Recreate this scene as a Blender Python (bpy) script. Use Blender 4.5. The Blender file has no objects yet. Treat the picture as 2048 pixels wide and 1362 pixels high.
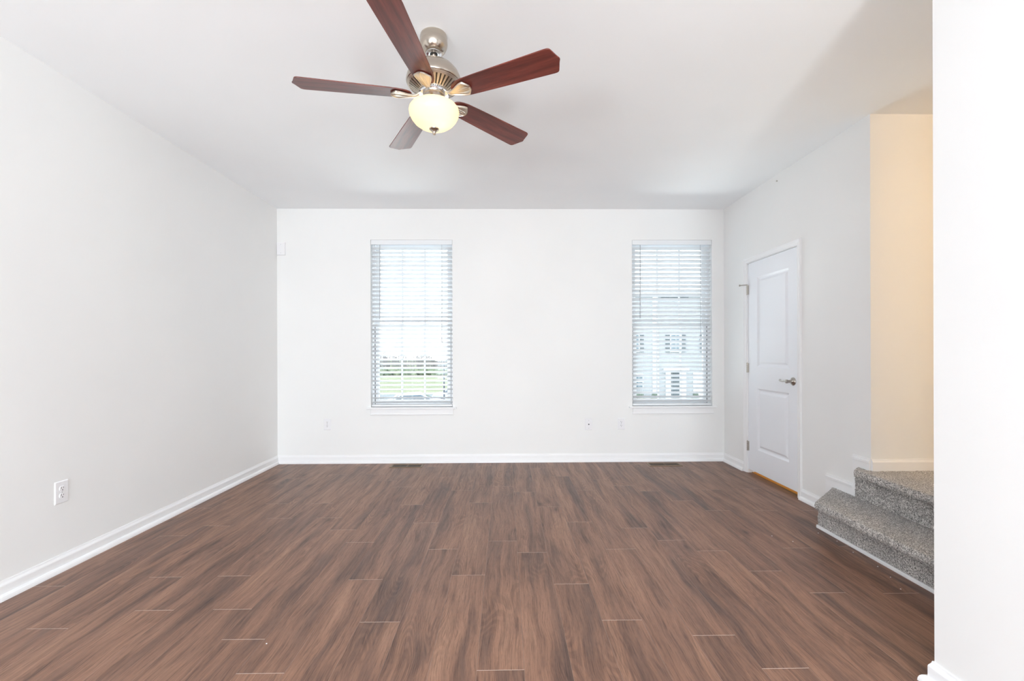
import bpy, bmesh, math, random
from mathutils import Vector, Matrix, noise as mnoise
random.seed(7)
PI = math.pi
scene = bpy.context.scene
COL = scene.collection

# ------------------------------------------------------------ camera, world, light, exposure
cam_d = bpy.data.cameras.new('camera')
cam_d.sensor_fit = 'HORIZONTAL'; cam_d.sensor_width = 36.0
cam_d.lens = 36.0 * 920.0 / 2048.0
cam_d.shift_y = 21.9 / 2048.0
cam_d.clip_start = 0.05; cam_d.clip_end = 600
cam = bpy.data.objects.new('camera', cam_d); COL.objects.link(cam)
cam.matrix_world = (Matrix.Translation((0, 0, 1.1987)) @ Matrix.Rotation(-0.0144, 4, 'Z')
                    @ Matrix.Rotation(PI / 2, 4, 'X') @ Matrix.Rotation(-0.0029, 4, 'Z'))
scene.camera = cam

world = bpy.data.worlds.new('sky'); scene.world = world; world.use_nodes = True
bg = world.node_tree.nodes['Background']
bg.inputs[0].default_value = (0.90, 0.955, 1.0, 1); bg.inputs[1].default_value = 3.8

def area(name, loc, rot, sx, sy, power, color):
    d = bpy.data.lights.new(name, 'AREA'); d.shape = 'RECTANGLE'; d.size = sx; d.size_y = sy
    d.energy = power; d.color = color
    o = bpy.data.objects.new(name, d); COL.objects.link(o); o.location = loc; o.rotation_euler = rot
    return o
def point(name, loc, power, color, r):
    d = bpy.data.lights.new(name, 'POINT'); d.energy = power; d.color = color; d.shadow_soft_size = r
    o = bpy.data.objects.new(name, d); COL.objects.link(o); o.location = loc
    return o
# added fill lamp shining in through the unseen rear opening, behind the camera
area('rear_fill', (-0.45, -3.9, 1.35), (PI / 2, 0, 0), 3.6, 2.3, 34, (0.86, 0.93, 1.0))
# fill lamp added outside, hidden below the sills, shining up through both windows
pv = area('sill_fill', (0.4, 8.2, -0.95), (0, 0, 0), 6.5, 2.2, 170, (0.93, 0.98, 1.0))
pv.rotation_euler = Vector((0.0, -3.2, 2.5)).to_track_quat('-Z', 'Y').to_euler()
pv.data.spread = math.radians(110)

scene.view_settings.view_transform = 'Standard'
scene.view_settings.look = 'None'
scene.view_settings.gamma = 1.0
scene.view_settings.exposure = 0.51
scene.view_settings.use_curve_mapping = False
scene.cycles.use_denoising = True
scene.cycles.max_bounces = 14
scene.cycles.diffuse_bounces = 8
scene.cycles.transparent_max_bounces = 16

# ------------------------------------------------------------ material helpers
def mat(name, color=(0.8, 0.8, 0.8), rough=0.5, metal=0.0, spec=0.5, coat=0.0):
    m = bpy.data.materials.new(name); m.use_nodes = True
    b = m.node_tree.nodes['Principled BSDF']
    b.inputs['Base Color'].default_value = (*color, 1)
    b.inputs['Roughness'].default_value = rough
    b.inputs['Metallic'].default_value = metal
    b.inputs['Specular IOR Level'].default_value = spec
    b.inputs['Coat Weight'].default_value = coat
    return m
class NT:
    def __init__(s, m): s.t = m.node_tree; s.b = s.t.nodes['Principled BSDF']
    def n(s, typ, **kw):
        x = s.t.nodes.new(typ)
        for k, v in kw.items():
            if k.startswith('_'): setattr(x, k[1:], v)
            else:
                x.inputs[k.replace('__', ' ')].default_value = v
        return x
    def l(s, a, ao, b, bi): s.t.links.new(a.outputs[ao], b.inputs[bi])
    def mapping(s, coord, scale, out='Object', rot=(0, 0, 0)):
        tc = s.n('ShaderNodeTexCoord'); mp = s.n('ShaderNodeMapping')
        mp.inputs['Scale'].default_value = scale; mp.inputs['Rotation'].default_value = rot
        s.l(tc, coord, mp, 'Vector'); return mp
    def noise(s, mp, scale, detail=3, rough=0.5, dist=0.0):
        x = s.n('ShaderNodeTexNoise'); x.inputs['Scale'].default_value = scale
        x.inputs['Detail'].default_value = detail; x.inputs['Roughness'].default_value = rough
        x.inputs['Distortion'].default_value = dist
        if mp: s.l(mp, 0, x, 'Vector')
        return x
    def ramp(s, src, out, stops):
        r = s.n('ShaderNodeValToRGB'); e = r.color_ramp.elements
        while len(e) < len(stops): e.new(0.5)
        for i, (p, c) in enumerate(stops):
            e[i].position = p; e[i].color = (*c, 1) if len(c) == 3 else c
        s.l(src, out, r, 'Fac'); return r
    def mix(s, fac, a, b, mode='MIX'):
        x = s.n('ShaderNodeMix', _data_type='RGBA', _blend_type=mode)
        for sock, v in ((0, fac), (6, a), (7, b)):
            if isinstance(v, tuple) and hasattr(v[0], 'outputs'): s.t.links.new(v[0].outputs[v[1]], x.inputs[sock])
            elif sock == 0: x.inputs[0].default_value = v
            else: x.inputs[sock].default_value = (*v, 1)
        return x
    def bump(s, src, out, strength, dist):
        b = s.n('ShaderNodeBump'); b.inputs['Strength'].default_value = strength
        b.inputs['Distance'].default_value = dist
        s.l(src, out, b, 'Height'); s.l(b, 0, s.b, 'Normal'); return b

def paint(name, color, rough=0.6, bs=0.06, scale=180):
    m = mat(name, color, rough, spec=0.35); t = NT(m)
    mp = t.mapping('Object', (1, 1, 1)); nz = t.noise(mp, scale, 3)
    t.bump(nz, 0, bs, 0.002)
    n2 = t.noise(mp, 1.3, 2)
    c = tuple(min(1, x * 1.012) for x in color); d = tuple(x * 0.985 for x in color)
    r = t.ramp(n2, 0, [(0.3, d), (0.7, c)]); t.l(r, 0, t.b, 'Base Color')
    return m

M = {}
M['wall'] = paint('wall_paint', (0.855, 0.86, 0.855), 0.62)
M['bounce_cut'] = paint('bounce_cut_paint', (0.16, 0.15, 0.145), 0.6)  # dark colour invented for the unseen walls, to cut bounce light on the pier
M['ceiling'] = paint('ceiling_paint', (0.92, 0.94, 0.955), 0.8, 0.1, 220)
M['trim'] = paint('trim_paint', (0.87, 0.875, 0.885), 0.35, 0.02, 60)
M['door'] = paint('door_paint', (0.84, 0.86, 0.90), 0.33, 0.02, 60)
M['plate'] = mat('white_plastic', (0.84, 0.84, 0.86), 0.3)
M['hole'] = mat('dark_slot', (0.03, 0.03, 0.03), 0.6)
M['vinyl'] = mat('white_vinyl', (0.82, 0.84, 0.86), 0.4)
M['gasket'] = mat('dark_gasket', (0.06, 0.065, 0.07), 0.6)
M['cord'] = mat('grey_cord', (0.45, 0.46, 0.48), 0.7)

def slat_material():
    m = bpy.data.materials.new('blind_slat_white'); m.use_nodes = True
    t = m.node_tree; t.nodes.clear()
    out = t.nodes.new('ShaderNodeOutputMaterial'); mx = t.nodes.new('ShaderNodeMixShader')
    p = t.nodes.new('ShaderNodeBsdfPrincipled'); tr = t.nodes.new('ShaderNodeBsdfTranslucent')
    p.inputs['Base Color'].default_value = (0.84, 0.845, 0.85, 1); p.inputs['Roughness'].default_value = 0.35
    tr.inputs['Color'].default_value = (0.90, 0.93, 0.95, 1)
    mx.inputs[0].default_value = 0.22
    t.links.new(p.outputs[0], mx.inputs[1]); t.links.new(tr.outputs[0], mx.inputs[2])
    t.links.new(mx.outputs[0], out.inputs[0]); return m
M['slat'] = slat_material()

def pane_material():
    m = bpy.data.materials.new('window_glass'); m.use_nodes = True
    t = m.node_tree; t.nodes.clear()
    out = t.nodes.new('ShaderNodeOutputMaterial'); mx = t.nodes.new('ShaderNodeMixShader')
    g = t.nodes.new('ShaderNodeBsdfGlossy'); tr = t.nodes.new('ShaderNodeBsdfTransparent')
    fr = t.nodes.new('ShaderNodeFresnel'); fr.inputs[0].default_value = 1.45
    g.inputs['Roughness'].default_value = 0.0; g.inputs['Color'].default_value = (0.9, 0.95, 1, 1)
    tr.inputs['Color'].default_value = (0.96, 0.985, 0.99, 1)
    t.links.new(fr.outputs[0], mx.inputs[0])
    t.links.new(tr.outputs[0], mx.inputs[1]); t.links.new(g.outputs[0], mx.inputs[2])
    t.links.new(mx.outputs[0], out.inputs[0]); return m
M['glass'] = pane_material()

def floor_material():
    m = mat('walnut_vinyl_plank', rough=0.4, spec=0.32); t = NT(m)
    uv = t.n('ShaderNodeUVMap'); uv.uv_map = 'plank'
    def mp(sx, sy, src=None):
        x = t.n('ShaderNodeMapping'); x.inputs['Scale'].default_value = (sx, sy, 1)
        t.l(src or uv, 0, x, 'Vector'); return x
    def warp(sx, sy, amp, src=None):
        n = t.noise(mp(sx, sy), 1.0, 2); sb = t.n('ShaderNodeVectorMath', _operation='SUBTRACT')
        t.l(n, 'Color', sb, 0); sb.inputs[1].default_value = (0.5, 0.5, 0.5)
        w = t.n('ShaderNodeVectorMath', _operation='MULTIPLY_ADD'); t.l(sb, 0, w, 0)
        w.inputs[1].default_value = (amp, 0, 0); t.l(src or uv, 0, w, 2); return w
    w1 = warp(2.6, 1.7, 0.08); w2 = warp(10, 3.0, 0.010, w1)
    broad = t.noise(mp(9.5, 0.95, w1), 1.0, 4, 0.55, 0.3)
    streak = t.noise(mp(46, 2.1, w2), 1.0, 6, 0.68, 0.2)
    lines = t.noise(mp(230, 6.5, w2), 1.0, 4, 0.65)
    pores = t.noise(mp(520, 28.0, w2), 1.0, 3, 0.6)
    base = t.ramp(broad, 0, [(0.30, (0.130, 0.078, 0.061)), (0.42, (0.190, 0.106, 0.075)),
                             (0.54, (0.268, 0.146, 0.098)), (0.72, (0.335, 0.190, 0.126))])
    fr = t.ramp(streak, 0, [(0.33, (0.60, 0.59, 0.60)), (0.46, (0.88, 0.87, 0.87)), (0.56, (1.03, 1.02, 1.01)), (0.72, (1.16, 1.14, 1.12))])
    c1 = t.mix(0.85, (base, 0), (fr, 0), 'MULTIPLY')
    # figure: contour rings of a slow noise, only in some parts of a plank
    slow = t.noise(mp(6.0, 0.9, w1), 1.0, 1.5, 0.4)
    mul = t.n('ShaderNodeMath', _operation='MULTIPLY'); t.l(slow, 0, mul, 0); mul.inputs[1].default_value = 210.0
    sn = t.n('ShaderNodeMath', _operation='SINE'); t.l(mul, 0, sn, 0)
    rg = t.ramp(sn, 0, [(0.0, (0.66, 0.64, 0.63)), (0.30, (0.95, 0.95, 0.95)), (1.0, (1.06, 1.05, 1.04))])
    mask = t.ramp(t.noise(mp(4.0, 1.7), 1.0, 1), 0, [(0.50, (0, 0, 0)), (0.62, (1, 1, 1))])
    mm = t.n('ShaderNodeMath', _operation='MULTIPLY'); t.l(mask, 0, mm, 0); mm.inputs[1].default_value = 0.5
    c2 = t.mix((mm, 0), (c1, 2), (rg, 0), 'MULTIPLY')
    vor = t.n('ShaderNodeTexVoronoi'); vor.inputs['Scale'].default_value = 1.0; t.l(mp(5.2, 2.0, w2), 0, vor, 'Vector')
    kn = t.ramp(vor, 'Distance', [(0.03, (0.36, 0.34, 0.37)), (0.075, (0.72, 0.71, 0.74)), (0.20, (1, 1, 1))])
    c3 = t.mix(0.85, (c2, 2), (kn, 0), 'MULTIPLY')
    ln = t.ramp(lines, 0, [(0.36, (0.48, 0.46, 0.46)), (0.46, (0.95, 0.95, 0.95)), (0.66, (1.12, 1.11, 1.10))])
    c4 = t.mix(0.75, (c3, 2), (ln, 0), 'MULTIPLY')
    pr = t.ramp(pores, 0, [(0.35, (0.78, 0.78, 0.78)), (0.5, (1, 1, 1)), (0.7, (1.10, 1.10, 1.10))])
    c4b = t.mix(0.8, (c4, 2), (pr, 0), 'MULTIPLY')
    at = t.n('ShaderNodeAttribute'); at.attribute_name = 'tone'
    tr_ = t.ramp(at, 'Fac', [(0.0, (0.94, 0.94, 0.95)), (1.0, (1.06, 1.05, 1.04))])
    c5 = t.mix(1.0, (c4b, 2), (tr_, 0), 'MULTIPLY')
    t.l(c5, 2, t.b, 'Base Color')
    rr = t.ramp(streak, 0, [(0.3, (0.44, 0.44, 0.44)), (0.7, (0.36, 0.36, 0.36))]); t.l(rr, 0, t.b, 'Roughness')
    t.bump(lines, 0, 0.12, 0.001)
    return m
M['floor'] = floor_material()
M['seam'] = mat('plank_micro_bevel', (0.27, 0.185, 0.145), 0.45)
M['seam_end'] = mat('plank_end_bevel', (0.60, 0.48, 0.41), 0.45)

def carpet_material():
    m = mat('grey_frieze_carpet', rough=0.95, spec=0.1); t = NT(m)
    mp = t.mapping('Object', (1, 1, 1))
    a = t.noise(mp, 170, 3, 0.7); b = t.noise(mp, 80, 2, 0.6); c = t.noise(mp, 9, 2, 0.5)
    r = t.ramp(a, 0, [(0.38, (0.06, 0.054, 0.051)), (0.45, (0.36, 0.34, 0.33)), (0.53, (0.58, 0.56, 0.54)), (0.62, (0.84, 0.82, 0.79))])
    r2 = t.ramp(b, 0, [(0.35, (0.62, 0.61, 0.60)), (0.6, (1.1, 1.1, 1.1))])
    r3 = t.ramp(c, 0, [(0.35, (0.9, 0.9, 0.9)), (0.65, (1.08, 1.07, 1.06))])
    x = t.mix(1.0, (r, 0), (r2, 0), 'MULTIPLY'); y = t.mix(1.0, (x, 2), (r3, 0), 'MULTIPLY')
    t.l(y, 2, t.b, 'Base Color'); t.bump(a, 0, 0.9, 0.006)
    t.b.inputs['Sheen Weight'].default_value = 0.35
    return m
M['carpet'] = carpet_material()

def nickel(name, color, rough):
    m = mat(name, color, rough, metal=1.0); t = NT(m)
    mp = t.mapping('Object', (1, 1, 90)); nz = t.noise(mp, 14, 2)
    r = t.ramp(nz, 0, [(0.3, (rough * 0.8,) * 3), (0.7, (rough * 1.25,) * 3)]); t.l(r, 0, t.b, 'Roughness')
    return m
M['nickel'] = nickel('brushed_nickel', (0.56, 0.50, 0.43), 0.24)
M['satin'] = nickel('satin_nickel', (0.72, 0.65, 0.55), 0.42)
M['chrome'] = mat('chrome', (0.82, 0.84, 0.88), 0.1, metal=1.0)
M['dnickel'] = nickel('door_nickel', (0.50, 0.47, 0.43), 0.3)
M['black'] = mat('black_rubber', (0.015, 0.015, 0.015), 0.6)
M['ventback'] = mat('vent_dark', (0.10, 0.07, 0.045), 0.6)

def blade_material():
    m = mat('cherry_blade', rough=0.34, spec=0.6); t = NT(m)
    mp = t.mapping('Object', (2.2, 26, 26)); nz = t.noise(mp, 1.0, 5, 0.6, 0.5)
    mp2 = t.mapping('Object', (9, 160, 30)); n2 = t.noise(mp2, 1.0, 3, 0.6)
    r = t.ramp(nz, 0, [(0.3, (0.085, 0.017, 0.013)), (0.5, (0.165, 0.034, 0.024)), (0.72, (0.24, 0.058, 0.038))])
    r2 = t.ramp(n2, 0, [(0.35, (0.72, 0.70, 0.70)), (0.55, (1, 1, 1))])
    x = t.mix(0.8, (r, 0), (r2, 0), 'MULTIPLY'); t.l(x, 2, t.b, 'Base Color')
    return m
M['blade'] = blade_material()

def bowl_material():
    m = bpy.data.materials.new('frosted_bowl_glass'); m.use_nodes = True
    t = m.node_tree; t.nodes.clear()
    out = t.nodes.new('ShaderNodeOutputMaterial')
    p = t.nodes.new('ShaderNodeBsdfPrincipled'); tr = t.nodes.new('ShaderNodeBsdfTranslucent')
    mx = t.nodes.new('ShaderNodeMixShader'); ad = t.nodes.new('ShaderNodeAddShader'); em = t.nodes.new('ShaderNodeEmission')
    p.inputs['Base Color'].default_value = (0.74, 0.685, 0.55, 1); p.inputs['Roughness'].default_value = 0.2
    tr.inputs['Color'].default_value = (0.95, 0.89, 0.77, 1); mx.inputs[0].default_value = 0.55
    em.inputs['Color'].default_value = (1.0, 0.86, 0.64, 1); em.inputs['Strength'].default_value = 0.14
    t.links.new(p.outputs[0], mx.inputs[1]); t.links.new(tr.outputs[0], mx.inputs[2])
    t.links.new(mx.outputs[0], ad.inputs[0]); t.links.new(em.outputs[0], ad.inputs[1])
    t.links.new(ad.outputs[0], out.inputs[0]); return m
M['bowl'] = bowl_material()
M['register'] = mat('tan_metal', (0.20, 0.14, 0.09), 0.45, metal=0.3)
M['amber'] = mat('amber_subfloor', (0.55, 0.26, 0.045), 0.55)
M['siding'] = mat('pale_siding', (0.29, 0.305, 0.325), 0.7)
M['housewhite'] = mat('house_trim_white', (0.60, 0.61, 0.62), 0.6)
M['shutter'] = mat('slate_shutter', (0.07, 0.088, 0.10), 0.6)
M['hglass'] = mat('dark_house_glass', (0.10, 0.14, 0.17), 0.15)
M['roof'] = mat('pale_roof', (0.5, 0.5, 0.52), 0.8)
M['asphalt'] = mat('asphalt', (0.10, 0.115, 0.125), 0.9)
M['pole'] = mat('dark_pole', (0.04, 0.045, 0.06), 0.5)
M['carpaint'] = mat('silver_blue_paint', (0.32, 0.40, 0.50), 0.25, metal=0.4)
M['carwhite'] = mat('white_car_paint', (0.75, 0.77, 0.8), 0.25)
M['carglass'] = mat('car_glass', (0.05, 0.07, 0.09), 0.08)
def ground_mat(name, c1, c2, sc):
    m = mat(name, rough=0.95, spec=0.1); t = NT(m); mp = t.mapping('Object', (1, 1, 1))
    r = t.ramp(t.noise(mp, sc, 4), 0, [(0.35, c1), (0.65, c2)]); t.l(r, 0, t.b, 'Base Color'); return m
M['grass'] = ground_mat('spring_grass', (0.125, 0.14, 0.085), (0.18, 0.19, 0.125), 0.35)
M['foliage'] = ground_mat('pale_spring_foliage', (0.095, 0.12, 0.08), (0.15, 0.17, 0.11), 1.1)
M['hedge'] = ground_mat('hedge_leaves', (0.07, 0.09, 0.075), (0.11, 0.14, 0.10), 6)
M['bark'] = mat('bark', (0.17, 0.16, 0.16), 0.9)

# ------------------------------------------------------------ mesh helpers
def obj(name, bm, m, parent=None, smooth=None, bevel=0.0):
    me = bpy.data.meshes.new(name)
    bmesh.ops.recalc_face_normals(bm, faces=bm.faces)
    bm.to_mesh(me); bm.free()
    for mm in (m if isinstance(m, (list, tuple)) else [m]): me.materials.append(mm)
    o = bpy.data.objects.new(name, me); COL.objects.link(o)
    if smooth is not None:
        me.shade_smooth(); me.set_sharp_from_angle(angle=math.radians(smooth))
    if bevel:
        b = o.modifiers.new('bevel', 'BEVEL'); b.width = bevel; b.segments = 2; b.limit_method = 'ANGLE'
    if parent: o.parent = parent
    return o
def box(bm, x0, x1, y0, y1, z0, z1, mi=0):
    v = [bm.verts.new(p) for p in ((x0, y0, z0), (x1, y0, z0), (x1, y1, z0), (x0, y1, z0),
                                   (x0, y0, z1), (x1, y0, z1), (x1, y1, z1), (x0, y1, z1))]
    for f in ((0, 3, 2, 1), (4, 5, 6, 7), (0, 1, 5, 4), (1, 2, 6, 5), (2, 3, 7, 6), (3, 0, 4, 7)):
        bm.faces.new([v[i] for i in f]).material_index = mi
def boxes(name, L, m, parent=None, bevel=0.0):
    bm = bmesh.new()
    for b in L: box(bm, *b)
    return obj(name, bm, m, parent, bevel=bevel)
def lathe(bm, prof, n=64, c=(0, 0), cap=False):
    rings = []
    for r, z in prof:
        if r < 1e-5: rings.append([bm.verts.new((c[0], c[1], z))])
        else: rings.append([bm.verts.new((c[0] + r * math.cos(2 * PI * i / n), c[1] + r * math.sin(2 * PI * i / n), z)) for i in range(n)])
    for a, b in zip(rings, rings[1:]):
        for i in range(n):
            j = (i + 1) % n
            if len(a) == 1 and len(b) == 1: continue
            if len(a) == 1: bm.faces.new((a[0], b[i], b[j]))
            elif len(b) == 1: bm.faces.new((a[i], a[j], b[0]))
            else: bm.faces.new((a[i], a[j], b[j], b[i]))
def lathe_obj(name, prof, m, parent=None, n=64, smooth=35):
    bm = bmesh.new(); lathe(bm, prof, n); return obj(name, bm, m, parent, smooth=smooth)
def tube(bm, pts, r, n=10, closed_ends=True):
    pts = [Vector(p) for p in pts]; rings = []
    for i, p in enumerate(pts):
        d = (pts[min(i + 1, len(pts) - 1)] - pts[max(i - 1, 0)]).normalized()
        up = Vector((0, 0, 1)) if abs(d.z) < 0.9 else Vector((1, 0, 0))
        a = d.cross(up).normalized(); b = d.cross(a)
        rr = r[i] if isinstance(r, (list, tuple)) else r
        rings.append([bm.verts.new(p + (a * math.cos(2 * PI * k / n) + b * math.sin(2 * PI * k / n)) * rr) for k in range(n)])
    for u, v in zip(rings, rings[1:]):
        for k in range(n):
            bm.faces.new((u[k], u[(k + 1) % n], v[(k + 1) % n], v[k]))
    if closed_ends: bm.faces.new(rings[0][::-1]); bm.faces.new(rings[-1])
def empty(name, loc=(0, 0, 0)):
    o = bpy.data.objects.new(name, None); COL.objects.link(o); o.location = loc; o.empty_display_size = 0.1
    return o
def tag(o, label, cat, group=None):
    o['label'] = label; o['category'] = cat
    if group: o['group'] = group
    return o
def struct(o): o['kind'] = 'structure'; return o
def copy_tree(o, parent=None):
    c = o.copy(); COL.objects.link(c); c.parent = parent
    for ch in [x for x in bpy.data.objects if x.parent == o]: copy_tree(ch, c)
    return c

H = 2.743; XL = -2.455; XR = 2.387; D = 4.988; YC = 2.972; YR = -3.6; XP = 1.528; YP = 1.62
# ------------------------------------------------------------ floor of planks
def build_floor():
    bm = bmesh.new(); uvl = bm.loops.layers.uv.new('plank'); tl = bm.faces.layers.float.new('tone_f')
    W, L, x00 = 0.1793, 1.18, -0.022
    known = {-12: 3.037, -10: 2.481, -9: 2.162, -8: 2.486, -7: 2.164, -6: 1.936, -5: 1.73, -4: 2.433, -3: 2.049, -2: 2.798,
             -1: 2.47, 0: 1.731, 1: 2.74, 2: 2.366, 3: 2.043, 4: 2.777, 5: 1.926, 6: 1.721, 7: 2.74, 8: 2.484, 9: 2.254}
    rnd = random.Random(3); g = 0.0007
    xmin, xmax, ymin, ymax = XL, 4.0, YR, D
    for k in range(-14, 23):
        cx = x00 + W * k; a = cx - W / 2; b = cx + W / 2
        a, b = max(a, xmin), min(b, xmax)
        if b - a < 0.004: continue
        off = known.get(k, rnd.uniform(0, L))
        y = off - math.ceil((off - ymin) / L) * L
        while y < ymax:
            y0, y1 = max(y, ymin), min(y + L, ymax)
            if y1 - y0 > 0.003:
                du, dv, tone = rnd.uniform(0, 40), rnd.uniform(0, 40), rnd.random()
                o = [(a, y0), (b, y0), (b, y1), (a, y1)]
                i_ = [(a + g, y0 + g * 1.3), (b - g, y0 + g * 1.3), (b - g, y1 - g * 1.3), (a + g, y1 - g * 1.3)]
                vo = [bm.verts.new((p[0], p[1], -0.0007)) for p in o]
                vi = [bm.verts.new((p[0], p[1], 0)) for p in i_]
                f = bm.faces.new(vi); f[tl] = tone
                for lp in f.loops: lp[uvl].uv = (lp.vert.co.x - cx + du, lp.vert.co.y + dv)
                for q in range(4):
                    s = bm.faces.new((vo[q], vo[(q + 1) % 4], vi[(q + 1) % 4], vi[q])); s.material_index = 2 if q in (0, 2) else 1
            y += L
    # slab underneath
    box(bm, xmin, xmax, ymin, ymax, -0.12, -0.0009, 1)
    o = obj('floor', bm, [M['floor'], M['seam'], M['seam_end']])
    at = o.data.attributes.new('tone', 'FLOAT', 'FACE')
    src = o.data.attributes['tone_f']
    for i in range(len(at.data)): at.data[i].value = src.data[i].value
    return struct(o)
build_floor()

# ------------------------------------------------------------ shell
T = 0.15
struct(boxes('ceiling', [(XL - T, 4.05, YR - T, D + T, H, H + 0.12)], M['ceiling']))
struct(boxes('wall_left', [(XL - T, XL, 0.6, D + T, -0.12, H)], M['wall']))
struct(boxes('wall_left_unseen', [(XL - T, XL, YR - T, 0.6, -0.12, H)], M['bounce_cut']))  # unseen rest of the left wall, darkened to cut bounce light
W1 = (-1.453, -0.572); W2 = (1.381, 2.256); WZ = (0.600, 2.409)
struct(boxes('wall_back', [(XL, W1[0], D, D + T, 0, H), (W1[1], W2[0], D, D + T, 0, H), (W2[1], 4.05, D, D + T, 0, H),
     (W1[0], W1[1], D, D + T, 0, WZ[0]), (W1[0], W1[1], D, D + T, WZ[1], H),
     (W2[0], W2[1], D, D + T, 0, WZ[0]), (W2[0], W2[1], D, D + T, WZ[1], H)], M['wall']))
DY = (3.715, 4.500); DZ = 2.057
struct(boxes('wall_right', [(XR, XR + 0.115, YC, DY[0], 0, H), (XR, XR + 0.115, DY[1], D, 0, H), (XR, XR + 0.115, DY[0], DY[1], DZ, H)], M['wall']))
struct(boxes('wall_landing', [(XR + 0.115, 3.95, YC, YC + 0.115, 0, H)], M['wall']))
struct(boxes('wall_hall', [(3.95, 4.05, -0.8, YC + 0.115, 0, H), (2.95, 4.05, -0.9, -0.8, 0, H)], M['wall']))
struct(boxes('wall_closet', [(3.30, 3.38, YC + 0.115, D, 0, H)], M['wall']))
struct(boxes('wall_pier', [(XP, 2.95, 0.4, YP, 0, H)], M['wall']))
struct(boxes('wall_pier_rear', [(XP, 2.95, YR, 0.4, 0, H)], M['bounce_cut']))  # unseen rest of the pier, darkened against bounce light as well
OX = (-2.1, 1.2); OZ = (0.25, 2.45)
struct(boxes('wall_rear', [(XL, OX[0], YR - T, YR, 0, H), (OX[1], 4.05, YR - T, YR, 0, H), (OX[0], OX[1], YR - T, YR, 0, OZ[0]),
     (OX[0], OX[1], YR - T, YR, OZ[1], H)], M['bounce_cut']))
w3 = struct(empty('window_3', (-0.45, YR, OZ[0])))
def at_parent(o, p):
    o.parent = p; o.matrix_parent_inverse = Matrix.Translation(-p.location); return o
at_parent(boxes('window_frame', [(OX[0], OX[0] + .06, YR - .1, YR - .04, OZ[0], OZ[1]), (OX[1] - .06, OX[1], YR - .1, YR - .04, OZ[0], OZ[1]),
     (OX[0], OX[1], YR - .1, YR - .04, OZ[0], OZ[0] + .06), (OX[0], OX[1], YR - .1, YR - .04, OZ[1] - .06, OZ[1]),
     (-.48, -.42, YR - .1, YR - .04, OZ[0], OZ[1])], M['vinyl']), w3)
struct(boxes('floor_closet', [(XR + 0.04, 3.30, DY[0] - 0.3, DY[1] + 0.3, 0.0, 0.006)], M['amber']))

# ------------------------------------------------------------ baseboards
PROF = [(0, 0.087), (0.0045, 0.087), (0.006, 0.080), (0.0075, 0.077), (0.0115, 0.070), (0.013, 0.065), (0.013, 0.028), (0.017, 0.0275),
        (0.024, 0.025), (0.029, 0.019), (0.032, 0.010), (0.033, 0.0)]
def baseboard(name, path, prof=PROF, z0=0.0):
    # path of (x,y) along the wall; the board grows to the left of the direction of travel; corners mitred
    bm = bmesh.new(); P = [Vector((p[0], p[1])) for p in path]; rings = []
    for i, p in enumerate(P):
        ns = []
        if i > 0: d = (P[i] - P[i - 1]).normalized(); ns.append(Vector((-d.y, d.x)))
        if i < len(P) - 1: d = (P[i + 1] - P[i]).normalized(); ns.append(Vector((-d.y, d.x)))
        if len(ns) == 2:
            m = (ns[0] + ns[1]).normalized(); k = m / max(0.2, m.dot(ns[0]))
        else: k = ns[0]
        rings.append([bm.verts.new((p.x + k.x * t, p.y + k.y * t, z0 + z)) for t, z in prof] + [bm.verts.new((p.x, p.y, z0))])
    n = len(rings[0])
    for a, b in zip(rings, rings[1:]):
        for j in range(n): bm.faces.new((a[j], a[(j + 1) % n], b[(j + 1) % n], b[j]))
    bm.faces.new(rings[0]); bm.faces.new(rings[-1][::-1])
    return struct(obj(name, bm, M['trim']))
baseboard('baseboard_left', [(XL, D), (XL, YR)])
baseboard('baseboard_back', [(XR, D), (XL, D)])
baseboard('baseboard_right', [(XR, DY[1] + 0.054), (XR, D)])
baseboard('baseboard_door', [(XR, 3.30), (XR, DY[0] - 0.044)])
baseboard('baseboard_pier', [(XP, YR), (XP, YP), (2.1, YP)])
LPROF = [(0, 0.078), (0.0045, 0.078), (0.006, 0.071), (0.0115, 0.062), (0.013, 0.057), (0.013, 0)]
baseboard('baseboard_landing', [(3.95, YC), (XR + 0.002, YC)], LPROF, 0.41)

# stepped skirting on the right wall beside the steps
def skirt():
    bm = bmesh.new()
    # outline in (y,z): goes up with the steps
    def prism(pts, x0, x1):
        a = [bm.verts.new((x0, y, z)) for y, z in pts]; b = [bm.verts.new((x1, y, z)) for y, z in pts]
        bm.faces.new(a); bm.faces.new(b[::-1])
        for i in range(len(pts)): bm.faces.new((a[i], a[(i + 1) % len(pts)], b[(i + 1) % len(pts)], b[i]))
    # flat boards
    prism([(3.384, 0.0), (3.384, 0.270), (3.119, 0.270), (3.119, 0.470), (YC + 0.001, 0.470), (YC + 0.001, 0.0)], XR - 0.011, XR)
    # moulded caps on the two horizontal runs
    for (y0, y1, z) in ((3.119, 3.384, 0.270), (YC + 0.001, 3.119, 0.470)):
        box(bm, XR - 0.009, XR - 0.0002, y0 + 0.0003, y1 - 0.0003, z - 0.002, z + 0.018)
        box(bm, XR - 0.016, XR - 0.0004, y0 + 0.0005, y1 + 0.0015, z - 0.012, z + 0.004)
    return struct(obj('trim_1', bm, M['trim'], bevel=0.002))
skirt()

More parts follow.
